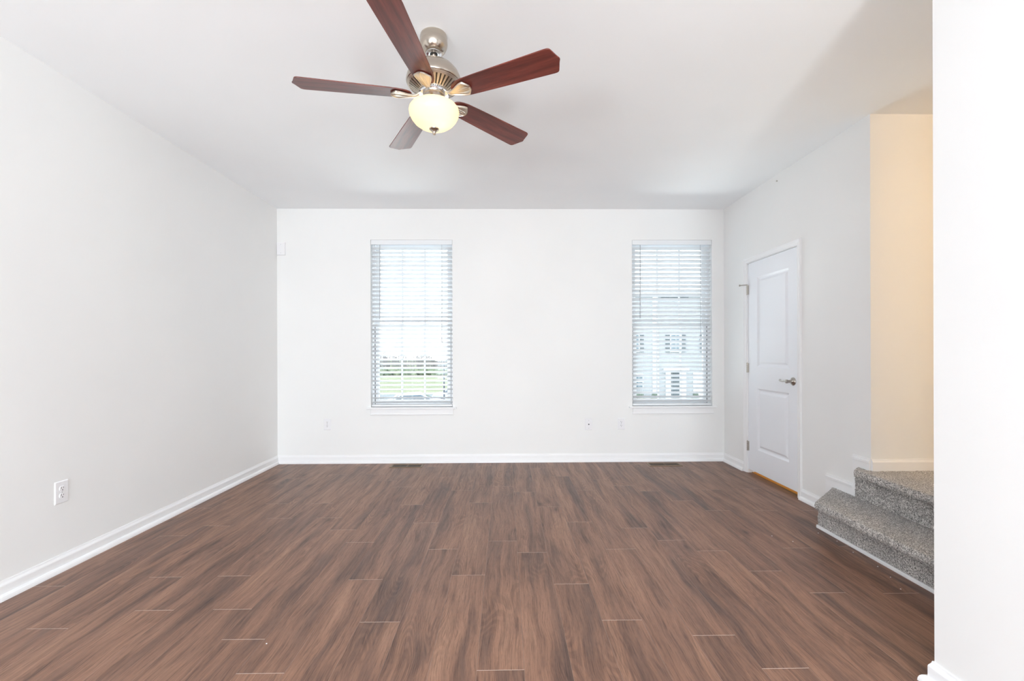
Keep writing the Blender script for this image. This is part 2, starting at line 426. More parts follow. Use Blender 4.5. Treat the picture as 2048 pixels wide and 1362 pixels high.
# ------------------------------------------------------------ carpeted steps
def resample(pts, step):
    out = []
    for (a, b) in zip(pts, pts[1:]):
        a, b = Vector(a), Vector(b); n = max(1, int((b - a).length / step))
        for i in range(n): out.append(a.lerp(b, i / n))
    out.append(Vector(pts[-1])); return out
def carpet_step(name, nose, riser, back, z0, z1, parent=None, top_div=70):
    N = max(len(resample(nose, 0.006)), 2)
    def even(pts, n, ref):
        # sample polyline so that each named corner of ref matches the same corner of pts
        out = []
        seg = [(Vector(b) - Vector(a)).length for a, b in zip(ref, ref[1:])]; tot = sum(seg)
        cnt = [max(2, int(n * s / tot)) for s in seg]
        for (a, b, c) in zip(pts, pts[1:], cnt):
            for i in range(c): out.append(Vector(a).lerp(Vector(b), i / c))
        out.append(Vector(pts[-1])); return out
    A = even(nose, N, nose); R = even(riser, N, nose); B = even(back, N, nose)
    R0 = 0.024
    rows = []
    nz = max(4, int((z1 - z0 - 0.055) / 0.006))
    for i in range(nz + 1): rows.append([(p.x, p.y, z0 + (z1 - 0.052 - z0) * i / nz) for p in R])
    for i in range(1, 6):
        t = i / 6; rows.append([(R[k].lerp(A[k], t).x, R[k].lerp(A[k], t).y, z1 - 0.052 + 0.004 * t) for k in range(len(A))])
    for i in range(0, 9):
        an = -PI / 2 + PI * i / 8
        out = math.cos(an) * 0.012; zz = z1 - R0 + math.sin(an) * R0
        row = []
        for k in range(len(A)):
            dirv = (A[k] - B[k]); dirv = dirv.normalized() if dirv.length > 0.03 else (A[k] - R[k]).normalized() * 0.3
            row.append((A[k].x + dirv.x * (out - 0.012), A[k].y + dirv.y * (out - 0.012), zz))
        rows.append(row)
    last = rows[-1]
    for i in range(1, top_div + 1):
        t = i / top_div
        rows.append([(last[k][0] * (1 - t) + B[k].x * t, last[k][1] * (1 - t) + B[k].y * t, z1) for k in range(len(A))])
    bm = bmesh.new()
    V = [[bm.verts.new(p) for p in r] for r in rows]
    for a, b in zip(V, V[1:]):
        for k in range(len(A) - 1): bm.faces.new((a[k], a[k + 1], b[k + 1], b[k]))
    bm.normal_update()
    for v in bm.verts:
        q = v.co * 120; d = mnoise.noise(q) * 0.0032 + mnoise.noise(v.co * 260) * 0.0022 + mnoise.noise(v.co * 30) * 0.002
        v.co += v.normal * d
    bmesh.ops.recalc_face_normals(bm, faces=bm.faces)
    return obj(name, bm, M['carpet'], parent, smooth=180)
st = empty('carpeted_stairs', (2.4, 2.3, 0))
tag(st, 'grey speckled carpeted steps with white shoe strip, leading up beside the right wall', 'stairs')
def keep(o): return at_parent(o, st)
keep(carpet_step('lower_step', [(2.028, YP + .02), (2.028, 2.995), (2.380, 3.318)], [(2.112, YP + .02), (2.112, 3.082), (2.380, 3.316)],
     [(2.384, YP + .02), (2.384, 2.995), (2.384, 3.318)], 0.0, 0.205))
keep(carpet_step('upper_step', [(2.296, YP + .02), (2.296, 3.004), (2.386, 3.088)], [(2.368, YP + .02), (2.368, 3.085), (2.386, 3.10)],
     [(3.94, YP + .02), (3.94, 2.965), (2.392, 2.965)], 0.19, 0.412, top_div=110))
# further flight, turning towards the hall lamp
fl = bmesh.new()
for i in range(4):
    box(fl, 2.955, 3.945, -0.75, YP + 0.02 - 0.25 * i, 0.40 + 0.2 * i, 0.61 + 0.2 * i)
keep(obj('upper_flight', fl, M['carpet'], bevel=0.02))
sh = bmesh.new()
box(sh, 2.100, 2.113, YP + 0.02, 3.086, 0, 0.022)
keep(obj('shoe_strip', sh, M['trim'], bevel=0.004))

# ------------------------------------------------------------ door
d1 = struct(empty('door_1', (XR, 4.1, 0)))
def kd(o): return at_parent(o, d1)
def door_slab():
    bm = bmesh.new(); y0, y1, z0, z1 = DY[0] + 0.004, DY[1] - 0.004, 0.038, DZ - 0.004; xf = XR + 0.006
    panels = [(3.852, 4.338, 1.048, 1.900), (3.852, 4.338, 0.254, 0.840)]
    ys = [y0, 3.852, 4.338, y1]; zs = [z0, 0.254, 0.840, 1.048, 1.900, z1]
    for i in range(3):
        for j in range(5):
            if i == 1 and j in (1, 3): continue
            v = [bm.verts.new((xf, y, z)) for y, z in ((ys[i], zs[j]), (ys[i + 1], zs[j]), (ys[i + 1], zs[j + 1]), (ys[i], zs[j + 1]))]
            bm.faces.new(v)
    prof = [(0, 0), (0.006, 0.004), (0.016, 0.011), (0.020, 0.012), (0.028, 0.012), (0.044, 0.003), (0.048, 0.0015)]
    for (a, b, c, d) in panels:
        rings = [[bm.verts.new((xf + dep, y, z)) for y, z in ((a + t, c + t), (b - t, c + t), (b - t, d - t), (a + t, d - t))] for t, dep in prof]
        for r, s in zip(rings, rings[1:]):
            for k in range(4): bm.faces.new((r[k], r[(k + 1) % 4], s[(k + 1) % 4], s[k]))
        bm.faces.new(rings[-1])
    xb = xf + 0.035
    c4 = [(y0, z0), (y1, z0), (y1, z1), (y0, z1)]
    f = [bm.verts.new((xf, y, z)) for y, z in c4]; bk = [bm.verts.new((xb, y, z)) for y, z in c4]
    bm.faces.new(bk)
    for k in range(4): bm.faces.new((f[k], f[(k + 1) % 4], bk[(k + 1) % 4], bk[k]))
    bmesh.ops.remove_doubles(bm, verts=bm.verts, dist=0.0002)
    return obj('door_slab', bm, M['door'])
slab = kd(door_slab())
cas = bmesh.new()
yo0, yo1, zo = DY[0] - 0.046, DY[1] + 0.054, DZ + 0.052
def casing_sweep(bm, path, prof):
    # path in the (y,z) plane of the right wall; profile = (distance inwards, thickness)
    P = [Vector(p) for p in path]; rings = []
    for i, p in enumerate(P):
        ns = []
        if i > 0: d = (P[i] - P[i - 1]).normalized(); ns.append(Vector((d.y, -d.x)))
        if i < len(P) - 1: d = (P[i + 1] - P[i]).normalized(); ns.append(Vector((d.y, -d.x)))
        k = ns[0] if len(ns) == 1 else (ns[0] + ns[1])
        rings.append([bm.verts.new((XR - t, p.x + k.x * w, p.y + k.y * w)) for w, t in prof])
    n = len(prof)
    for a, b in zip(rings, rings[1:]):
        for j in range(n): bm.faces.new((a[j], a[(j + 1) % n], b[(j + 1) % n], b[j]))
    bm.faces.new(rings[0]); bm.faces.new(rings[-1][::-1])
casing_sweep(cas, [(yo0, 0), (yo0, zo), (yo1, zo), (yo1, 0)],
    [(0, -0.001), (0, 0.012), (0.002, 0.0155), (0.005, 0.017), (0.010, 0.017), (0.014, 0.0145), (0.018, 0.0115), (0.034, 0.0095), (0.037, 0.0115), (0.044, 0.010), (0.0485, 0.008), (0.0485, -0.001)])
casing = kd(obj('door_casing', cas, M['trim'], smooth=30))
kd(boxes('door_jamb', [(XR - 0.001, XR + 0.115, DY[0] - 0.012, DY[0] + 0.002, 0, DZ), (XR - 0.001, XR + 0.115, DY[1] - 0.002, DY[1] + 0.012, 0, DZ),
     (XR - 0.001, XR + 0.115, DY[0], DY[1], DZ - 0.002, DZ + 0.012), (XR + 0.044, XR + 0.056, DY[0] + .002, DY[0] + 0.014, 0, DZ - .002),
     (XR + 0.044, XR + 0.056, DY[1] - 0.014, DY[1] - .002, 0, DZ - .002), (XR + 0.044, XR + 0.056, DY[0], DY[1], DZ - 0.016, DZ - .002)], M['trim']))
for i, z in enumerate((1.797, 1.032, 0.265)):
    bm = bmesh.new(); y = 4.497
    box(bm, XR - 0.004, XR + 0.008, y - 0.013, y + 0.010, z - 0.045, z + 0.045)
    for q in range(5): tube(bm, [(XR - 0.006, y, z - 0.047 + q * 0.0192), (XR - 0.006, y, z - 0.0305 + q * 0.0192)], 0.0065, 10)
    tube(bm, [(XR - 0.006, y, z + 0.047), (XR - 0.006, y, z + 0.054)], [0.0045, 0.002], 8)
    if i == 0:
        tube(bm, [(XR - 0.006, y, z + 0.050), (XR - 0.022, y + 0.008, z + 0.050), (XR - 0.055, y + 0.030, z + 0.050)], [0.005, 0.004, 0.004], 8)
        tube(bm, [(XR - 0.055, y + 0.030, z + 0.050), (XR - 0.066, y + 0.037, z + 0.050)], [0.009, 0.009], 10)
        tube(bm, [(XR - 0.010, y - 0.004, z + 0.050), (XR - 0.022, y - 0.034, z + 0.050)], 0.004, 8)
    o = kd(obj('hinge', bm, M['dnickel'], smooth=40))
bm = bmesh.new(); hy, hz = 3.790, 0.943
def xl(bm, prof, y, z, n=32):   # lathe about the x axis, prof = (x, r)
    rings = [[bm.verts.new((x, y + r * math.cos(2 * PI * i / n), z + r * math.sin(2 * PI * i / n))) for i in range(n)] for x, r in prof]
    for a, b in zip(rings, rings[1:]):
        for i in range(n): bm.faces.new((a[i], a[(i + 1) % n], b[(i + 1) % n], b[i]))
    bm.faces.new(rings[0]); bm.faces.new(rings[-1][::-1])
xl(bm, [(XR + 0.006, 0.034), (XR + 0.001, 0.034), (XR - 0.003, 0.030), (XR - 0.008, 0.018), (XR - 0.014, 0.0125), (XR - 0.040, 0.0125),
        (XR - 0.044, 0.016), (XR - 0.056, 0.016), (XR - 0.060, 0.011)], hy, hz)
tube(bm, [(XR - 0.050, hy - 0.004, hz), (XR - 0.051, hy + 0.03, hz + 0.002), (XR - 0.050, hy + 0.060, hz - 0.002), (XR - 0.048, hy + 0.085, hz),
          (XR - 0.046, hy + 0.100, hz + 0.004), (XR - 0.045, hy + 0.112, hz + 0.004)], [0.013, 0.009, 0.0075, 0.008, 0.0095, 0.005], 14)
kd(obj('lever_handle', bm, M['dnickel'], smooth=50))
kd(boxes('latch_plate', [(XR + 0.0, XR + 0.012, DY[0] - 0.0005, DY[0] + 0.0035, 0.915, 0.972)], M['dnickel']))

# ------------------------------------------------------------ windows and blinds
def window(name, X, muntins=True):
    x0, x1 = X; z0, z1 = WZ; w = struct(empty(name, ((x0 + x1) / 2, D, z0)))
    k = lambda o: at_parent(o, w)
    ya, yb = D + 0.070, D + 0.148
    k(boxes('window_frame', [(x0, x0 + 0.022, ya, yb, z0, z1), (x1 - 0.022, x1, ya, yb, z0, z1), (x0, x1, ya, yb, z0, z0 + 0.025), (x0, x1, ya, yb, z1 - 0.022, z1)], M['vinyl']))
    k(boxes('gasket', [(x0 + 0.022, x0 + 0.027, ya + 0.004, ya + 0.02, z0 + .025, 1.47), (x1 - 0.027, x1 - 0.022, ya + 0.004, ya + 0.02, z0 + .025, 1.47)], M['gasket']))
    def sash(za, zb, y0, y1, top):
        s = k(boxes('sash', [(x0 + 0.027, x0 + 0.067, y0, y1, za, zb), (x1 - 0.067, x1 - 0.027, y0, y1, za, zb),
              (x0 + 0.067, x1 - 0.067, y0, y1, za, za + 0.045), (x0 + 0.067, x1 - 0.067, y0, y1, zb - 0.045, zb)], M['vinyl'], bevel=0.003))
        yy = (y0 + y1) / 2
        L = []; gx0, gx1 = x0 + 0.067, x1 - 0.067
        for i in (1, 2):
            xx = gx0 + (gx1 - gx0) * i / 3; L.append((xx - 0.009, xx + 0.009, yy - 0.004, yy + 0.004, za + 0.04, zb - 0.04))
        mu = boxes('muntins', L, M['vinyl']); mu.parent = s; mu.matrix_parent_inverse = s.matrix_parent_inverse.copy()
        gl = boxes('glass_pane', [(gx0 - .005, gx1 + .005, yy + 0.006, yy + 0.008, za + 0.04, zb - 0.04)], M['glass']); gl.parent = s
        return s
    for s in (sash(z0 + 0.026, 1.505, D + 0.078, D + 0.106, 0), sash(1.465, z1 - 0.022, D + 0.110, D + 0.138, 1)):
        for c in [o for o in bpy.data.objects if o.parent == s]: c.matrix_parent_inverse = Matrix.Identity(4)
    st_ = k(boxes('window_sill', [(x0 - 0.040, x1 + 0.040, D - 0.032, D, z0 - 0.018, z0), (x0 + .001, x1 - .001, D, D + 0.075, z0 - 0.004, z0 + 0.001)], M['trim'], bevel=0.004))
    ap = bmesh.new()
    box(ap, x0 + 0.002, x1 + 0.010, D - 0.014, D, z0 - 0.082, z0 - 0.018); box(ap, x0 - 0.003, x1 + 0.014, D - 0.019, D - 0.0005, z0 - 0.0825, z0 - 0.070)
    k(obj('apron', ap, M['trim'], bevel=0.003))
    return w
window('window_1', W1); window('window_2', W2)

def blind(X, tilt, label, wand_x, cord_x, tassel_z, sag):
    x0, x1 = X[0] + 0.006, X[1] - 0.006; yc = D + 0.034
    b = tag(empty('window_blind', ((x0 + x1) / 2, yc, WZ[0] + 0.002)), label, 'blind', 'white slatted blinds over the two windows')
    k = lambda o: at_parent(o, b)
    k(boxes('valance', [(x0 - 0.003, x1 + 0.003, D + 0.001, D + 0.010, 2.357, WZ[1] - 0.001)], M['vinyl'], bevel=0.003))
    k(boxes('headrail', [(x0, x1, D + 0.012, D + 0.060, 2.368, WZ[1] - 0.001)], M['vinyl']))
    bm = bmesh.new(); n = 37; w = 0.050; th = 0.0034; rs = random.Random(int(x0 * 100))
    ztop, zbot = 2.332, 0.662
    for i in range(n):
        zf = ztop - (ztop - zbot) * i / (n - 1)
        t = math.radians(tilt + rs.uniform(-1.2, 1.2)); nx = 12
        rowsT = []
        for s in range(7):
            u = s / 6 - 0.5                       # -0.5 room side, +0.5 glass side
            crown = 0.0022 * (1 - (2 * u) ** 2)
            row = []
            for j in range(nx + 1):
                xx = x0 + (x1 - x0) * j / nx
                dz = sag * math.sin(PI * j / nx) * (0.4 + 0.6 * i / n)
                yy = yc + u * w * math.cos(t) + crown * math.sin(t); zz = zf - 0.010 - u * w * math.sin(t) + crown * math.cos(t) + dz
                row.append((xx, yy, zz))
            rowsT.append(row)
        up = [[bm.verts.new(p) for p in r] for r in rowsT]; dn = [[bm.verts.new((p[0], p[1], p[2] - th)) for p in r] for r in rowsT]
        for a, c in zip(up, up[1:]):
            for j in range(nx): bm.faces.new((a[j], a[j + 1], c[j + 1], c[j]))
        for a, c in zip(dn, dn[1:]):
            for j in range(nx): bm.faces.new((a[j], c[j], c[j + 1], a[j + 1]))
        for j in range(nx):
            bm.faces.new((up[0][j], dn[0][j], dn[0][j + 1], up[0][j + 1])); bm.faces.new((up[-1][j], up[-1][j + 1], dn[-1][j + 1], dn[-1][j]))
        for s in range(6):
            bm.faces.new((up[s][0], up[s + 1][0], dn[s + 1][0], dn[s][0])); bm.faces.new((up[s][nx], dn[s][nx], dn[s + 1][nx], up[s + 1][nx]))
    k(obj('slats', bm, M['slat'], smooth=40))
    k(boxes('bottom_rail', [(x0, x1, yc - 0.026, yc + 0.026, 0.606, 0.626)], M['vinyl'], bevel=0.004))
    for fx in (0.12, 0.5, 0.88):
        bm = bmesh.new(); xx = x0 + (x1 - x0) * fx
        for yy in (yc - 0.027, yc + 0.027): tube(bm, [(xx, yy, 2.37), (xx, yy, 0.62)], 0.0007, 5)
        k(obj('ladder_cord', bm, M['plate']))
    bm = bmesh.new(); tube(bm, [(wand_x, D + 0.004, 2.352), (wand_x, D + 0.003, 2.33), (wand_x - 0.003, D + 0.001, 1.553)], 0.0042, 8)
    tube(bm, [(wand_x, D + 0.006, 2.366), (wand_x, D + 0.003, 2.34)], 0.002, 6)
    k(obj('tilt_wand', bm, M['cord'], smooth=40))
    bm = bmesh.new()
    tube(bm, [(cord_x, D + 0.003, 2.362), (cord_x + .002, D + 0.002, 1.8), (cord_x, D + 0.001, tassel_z + 0.02)], 0.0011, 6)
    tube(bm, [(cord_x + .006, D + 0.003, 2.362), (cord_x + .007, D + 0.002, 1.8), (cord_x + .002, D + 0.001, tassel_z + 0.02)], 0.0011, 6)
    lc = k(obj('lift_cord', bm, M['cord'], smooth=40))
    bm = bmesh.new(); lathe(bm, [(0, tassel_z + 0.026), (0.005, tassel_z + 0.024), (0.0095, tassel_z), (0.011, tassel_z - 0.012), (0, tassel_z - 0.016)], 14, (cord_x + .001, D - 0.006))
    ts = obj('tassel', bm, M['vinyl'], smooth=40); ts.parent = lc
    return b
blind(W1, 24, 'white slatted window blind on the left window, slats more open, pale trees and grass outside', -1.353, -0.689, 1.309, 0.002)
blind(W2, 31, 'white slatted window blind on the right window beside the door, slats more closed, house outside', 1.472, 2.128, 1.309, 0.0)

# ------------------------------------------------------------ wall plates
def plate_mesh(w, h, th=0.0055):
    bm = bmesh.new(); rings = []
    for (ins, y) in ((0, 0), (0, -th * 0.35), (0.0035, -th)):
        rings.append([bm.verts.new((sx * (w / 2 - ins), y, sz * (h / 2 - ins))) for sx, sz in ((-1, -1), (1, -1), (1, 1), (-1, 1))])
    for a, b in zip(rings, rings[1:]):
        for i in range(4): bm.faces.new((a[i], a[(i + 1) % 4], b[(i + 1) % 4], b[i]))
    bm.faces.new(rings[-1]); bm.faces.new(rings[0][::-1]); return bm
def ydisc(bm, x, z, rx, rz, y0, y1, n=24, clip=1.0):
    a, b = [], []
    for i in range(n):
        t = 2 * PI * i / n; px, pz = rx * math.cos(t), rz * math.sin(t)
        pz = max(-rz * clip, min(rz * clip, pz))
        a.append(bm.verts.new((x + px, y0, z + pz))); b.append(bm.verts.new((x + px, y1, z + pz)))
    bm.faces.new(a); bm.faces.new(b[::-1])
    for i in range(n): bm.faces.new((a[i], a[(i + 1) % n], b[(i + 1) % n], b[i]))
def outlet(loc, rz, label, w=0.078, h=0.122):
    p = tag(empty('wall_outlet', loc), label, 'outlet', 'white double wall outlets')
    p.rotation_euler = (0, 0, rz)
    obj('cover_plate', plate_mesh(w, h), M['plate'], p)
    for s in (1, -1):
        bm = bmesh.new(); ydisc(bm, 0, s * 0.0195, 0.0165, 0.0165, -0.0045, -0.0085, 28, 0.82)
        so = obj('socket', bm, M['plate'], p)
        bm = bmesh.new()
        box(bm, -0.0075, -0.0050, -0.0088, -0.0080, s * 0.0195 + 0.000, s * 0.0195 + 0.0095)
        box(bm, 0.0050, 0.0072, -0.0088, -0.0080, s * 0.0195 + 0.001, s * 0.0195 + 0.0085)
        ydisc(bm, 0, s * 0.0195 - 0.0075, 0.0030, 0.0030, -0.0080, -0.0088, 12)
        obj('slots', bm, M['hole'], so)
    bm = bmesh.new(); ydisc(bm, 0, 0, 0.003, 0.003, -0.005, -0.0072, 12); obj('screw', bm, M['cord'], p)
    return p
outlet((-1.920, D, 0.420), 0, 'white double outlet low on the back wall, left of the left window')
outlet((1.258, D, 0.409), 0, 'white double outlet low on the back wall below the right window')
outlet((XL, 2.575, 0.430), PI / 2, 'white double outlet on the left wall above the baseboard')
pj = tag(empty('jack_plate', (0.903, D, 0.405)), 'white wall plate with one small dark jack, left of the outlet under the right window', 'wall plate')
obj('cover_plate', plate_mesh(0.078, 0.122), M['plate'], pj)
bm = bmesh.new(); ydisc(bm, 0, 0, 0.0065, 0.0065, -0.005, -0.012, 14); obj('jack', bm, M['hole'], pj)
for s in (1, -1):
    bm = bmesh.new(); ydisc(bm, 0, s * 0.042, 0.003, 0.003, -0.005, -0.0072, 10); obj('screw', bm, M['cord'], pj)
ps = tag(empty('blank_cover', (-2.407, D, 2.309)), 'square white blank cover high on the back wall in the left corner', 'wall plate')
obj('cover_plate', plate_mesh(0.090, 0.138, 0.016), M['plate'], ps)
for s in (1, -1):
    bm = bmesh.new(); ydisc(bm, 0, s * 0.045, 0.0028, 0.0028, -0.015, -0.0175, 10); obj('screw', bm, M['cord'], ps)
bm = bmesh.new(); xl(bm, [(XR, 0.004), (XR - 0.006, 0.004), (XR - 0.008, 0.007), (XR - 0.010, 0.006)], 3.995, 2.685, 12)
tag(obj('wall_hook', bm, M['dnickel'], smooth=40), 'tiny dark nail high on the right wall near the ceiling', 'nail')

# ------------------------------------------------------------ floor registers
def register(x0, x1, y0, y1, label):
    cx, cy = (x0 + x1) / 2, (y0 + y1) / 2
    r = tag(empty('floor_register', (cx, cy, 0)), label, 'vent', 'metal floor registers')
    w, d = x1 - x0, y1 - y0; bm = bmesh.new()
    o = [(-w / 2, -d / 2), (w / 2, -d / 2), (w / 2, d / 2), (-w / 2, d / 2)]; f = 0.024
    R = [[bm.verts.new((sx * (w / 2 - t), sy * (d / 2 - t), z)) for sx, sy in ((-1, -1), (1, -1), (1, 1), (-1, 1))]
         for t, z in ((0, 0.0), (0.0, 0.002), (0.005, 0.006), (f - 0.004, 0.006), (f, 0.003), (f, 0.0008))]
    for a, b in zip(R, R[1:]):
        for i in range(4): bm.faces.new((a[i], a[(i + 1) % 4], b[(i + 1) % 4], b[i]))
    obj('frame', bm, M['register'], r)
    obj_b = boxes('duct_opening', [(-w / 2 + f, w / 2 - f, -d / 2 + f, d / 2 - f, 0.0002, 0.0012)], M['hole'], r)
    bm = bmesh.new(); n = 24
    for i in range(n):
        xx = -w / 2 + f + (w - 2 * f) * (i + 0.5) / n
        if i == n // 2: box(bm, xx - 0.005, xx + 0.005, -d / 2 + f, d / 2 - f, 0.0012, 0.0050)
        else: box(bm, xx - 0.0013, xx + 0.0013, -d / 2 + f, d / 2 - f, 0.0012, 0.0046)
    obj('louvers', bm, M['register'], r)
    return r
register(-1.204, -0.864, 4.765, 4.905, 'tan metal floor register by the baseboard under the left window')
register(1.498, 1.844, 4.757, 4.897, 'tan metal floor register by the baseboard under the right window')

# ------------------------------------------------------------ crumbs by the stairs
CR = [(1.72, 2.95), (1.80, 2.86), (2.05, 2.99), (2.08, 2.86), (2.06, 2.70), (2.06, 2.52), (2.03, 2.40), (1.98, 2.28), (-0.985, 1.905)]
bm = bmesh.new(); bmesh.ops.create_icosphere(bm, subdivisions=1, radius=0.0032)
for v in bm.verts: v.co = Vector((v.co.x * 1.3, v.co.y, max(v.co.z, -0.001) * 0.7 + 0.0007)) * random.uniform(0.8, 1.2)
crumb = obj('crumb', bm, M['plate'])
for i, (x, y) in enumerate(CR):
    o = crumb if i == 0 else crumb.copy()
    if i: COL.objects.link(o)
    o.location = (x, y, 0.0004); o.rotation_euler = (0, 0, i * 1.1)
    if i < 8: tag(o, 'tiny white crumb on the floor near the carpeted steps', 'crumb', 'white crumbs near the steps')
    else: tag(o, 'tiny white crumb alone on the planks at front left', 'crumb')

# ------------------------------------------------------------ ceiling fan
FX, FY = -0.346, 2.256
fan = tag(empty('ceiling_fan', (FX, FY, H)), 'brushed nickel ceiling fan with five cherry blades and a lit glass bowl', 'ceiling fan')
fan.rotation_euler = (-0.014, -0.004, 0)   # it hangs very slightly out of level
Z = lambda z: z - H
def fl_(name, prof, m, n=64, parent=fan, smooth=35): return lathe_obj(name, [(r, Z(z)) for r, z in prof], m, parent, n, smooth)
fl_('canopy', [(0.0, 2.7425), (0.064, 2.7425), (0.066, 2.735), (0.066, 2.716), (0.067, 2.712), (0.067, 2.702), (0.064, 2.688), (0.057, 2.673), (0.047, 2.662), (0.038, 2.657), (0.0, 2.658)], M['nickel'])
fl_('canopy_ring', [(0.038, 2.659), (0.038, 2.654), (0.034, 2.652), (0.020, 2.652), (0.020, 2.659)], M['chrome'])
fl_('collar', [(0.0195, 2.6565), (0.0195, 2.6525), (0, 2.6525)], M['black'], 32)
fl_('downrod', [(0.0, 2.66), (0.0115, 2.66), (0.0115, 2.602), (0.0, 2.602)], M['nickel'], 24)
fl_('motor_housing', [(0.0, 2.614), (0.022, 2.614), (0.024, 2.611), (0.050, 2.607), (0.078, 2.597), (0.102, 2.580), (0.120, 2.558), (0.130, 2.535), (0.133, 2.520),
     (0.1335, 2.512), (0.131, 2.506), (0.126, 2.503), (0.124, 2.500), (0.0, 2.500)], M['nickel'])
vr = bmesh.new()
def ringband(bm, r0, z0, r1, z1, th, n=72):
    lathe(bm, [(r0, Z(z0)), (r1, Z(z1)), (r1 - .001, Z(z1 + th)), (r0 - .001, Z(z0 + th)), (r0, Z(z0))], n)
def coned(t): return (0.128 + (0.066 - 0.128) * t, 2.501 + (2.462 - 2.501) * t)
a0 = coned(0); a1 = coned(0.16); b0 = coned(0.86); b1 = coned(1.0)
ringband(vr, a0[0], a0[1], a1[0], a1[1] - .002, 0.005); ringband(vr, b0[0], b0[1] - .002, b1[0], b1[1], 0.005)
for i in range(36):
    an = 2 * PI * i / 36; ca, sa = math.cos(an), math.sin(an)
    (ra, za), (rb, zb) = coned(0.12), coned(0.9); hw0, hw1 = 0.0062, 0.0034
    vs = []
    for (r, z, hw) in ((ra, za, hw0), (rb, zb, hw1)):
        for s in (-1, 1):
            for dz in (0, 0.005): vs.append(vr.verts.new((r * ca - s * hw * sa, r * sa + s * hw * ca, Z(z + dz - .001))))
    for f in ((0, 2, 6, 4), (1, 5, 7, 3), (0, 4, 5, 1), (2, 3, 7, 6), (0, 1, 3, 2), (4, 6, 7, 5)): vr.faces.new([vs[j] for j in f])
vro = obj('vent_ring', vr, M['satin'], fan, smooth=30)
fl_('vent_backing', [(0.126, 2.507), (0.062, 2.474)], M['ventback'], 48, vro)
fl_('flywheel', [(0.0, 2.474), (0.071, 2.474), (0.073, 2.470), (0.073, 2.453), (0.070, 2.449), (0.0, 2.449)], M['chrome'])
fl_('switch_housing', [(0.0, 2.450), (0.053, 2.450), (0.054, 2.447), (0.054, 2.408), (0.058, 2.404), (0.058, 2.396), (0.0, 2.396)], M['nickel'])
bw = [(0.060, 2.404), (0.080, 2.403), (0.098, 2.399), (0.111, 2.392), (0.119, 2.381), (0.1215, 2.370), (0.1185, 2.352), (0.110, 2.335), (0.096, 2.317), (0.076, 2.302), (0.052, 2.291), (0.026, 2.285), (0.006, 2.283)]
bwi = [(max(r - 0.004, 0.003), z + (0.0 if i < 3 else 0.003)) for i, (r, z) in enumerate(bw)][::-1]
bowl = fl_('glass_bowl', bw + bwi + [bw[0]], M['bowl'], 72)
fl_('finial', [(0.0, 2.2900), (0.020, 2.2890), (0.0245, 2.2850), (0.0235, 2.2810), (0.014, 2.2750), (0.009, 2.2680), (0.007, 2.2630), (0.0075, 2.2590), (0.004, 2.2540), (0.0, 2.2530)], M['nickel'], 28)
PITCH = math.radians(9.8); ZB = 2.444
def blade_mesh():
    outl = [(0.106, 0.0), (0.108, 0.016), (0.116, 0.031), (0.130, 0.041), (0.150, 0.048), (0.180, 0.0535), (0.25, 0.057), (0.40, 0.0625), (0.60, 0.0690),
            (0.612, 0.0685), (0.620, 0.0655), (0.625, 0.060), (0.632, 0.042), (0.640, 0.020), (0.6445, 0.010), (0.6475, 0.004), (0.648, 0.0)]
    pts = outl + [(x, -w) for x, w in outl[-2:0:-1]]
    bm = bmesh.new(); th = 0.0055
    def P(x, y, z):
        return (x, y * math.cos(PITCH), Z(ZB) - y * math.sin(PITCH) + z)
    # cross sections along x so that the texture and shading stay even
    lo = [bm.verts.new(P(x, y, 0)) for x, y in pts]; hi = [bm.verts.new(P(x, y, th)) for x, y in pts]
    bm.faces.new(lo); bm.faces.new(hi[::-1])
    for i in range(len(pts)):
        j = (i + 1) % len(pts); bm.faces.new((lo[i], lo[j], hi[j], hi[i]))
    me = bpy.data.meshes.new('blade'); bmesh.ops.recalc_face_normals(bm, faces=bm.faces); bm.to_mesh(me); bm.free()
    me.materials.append(M['blade']); return me
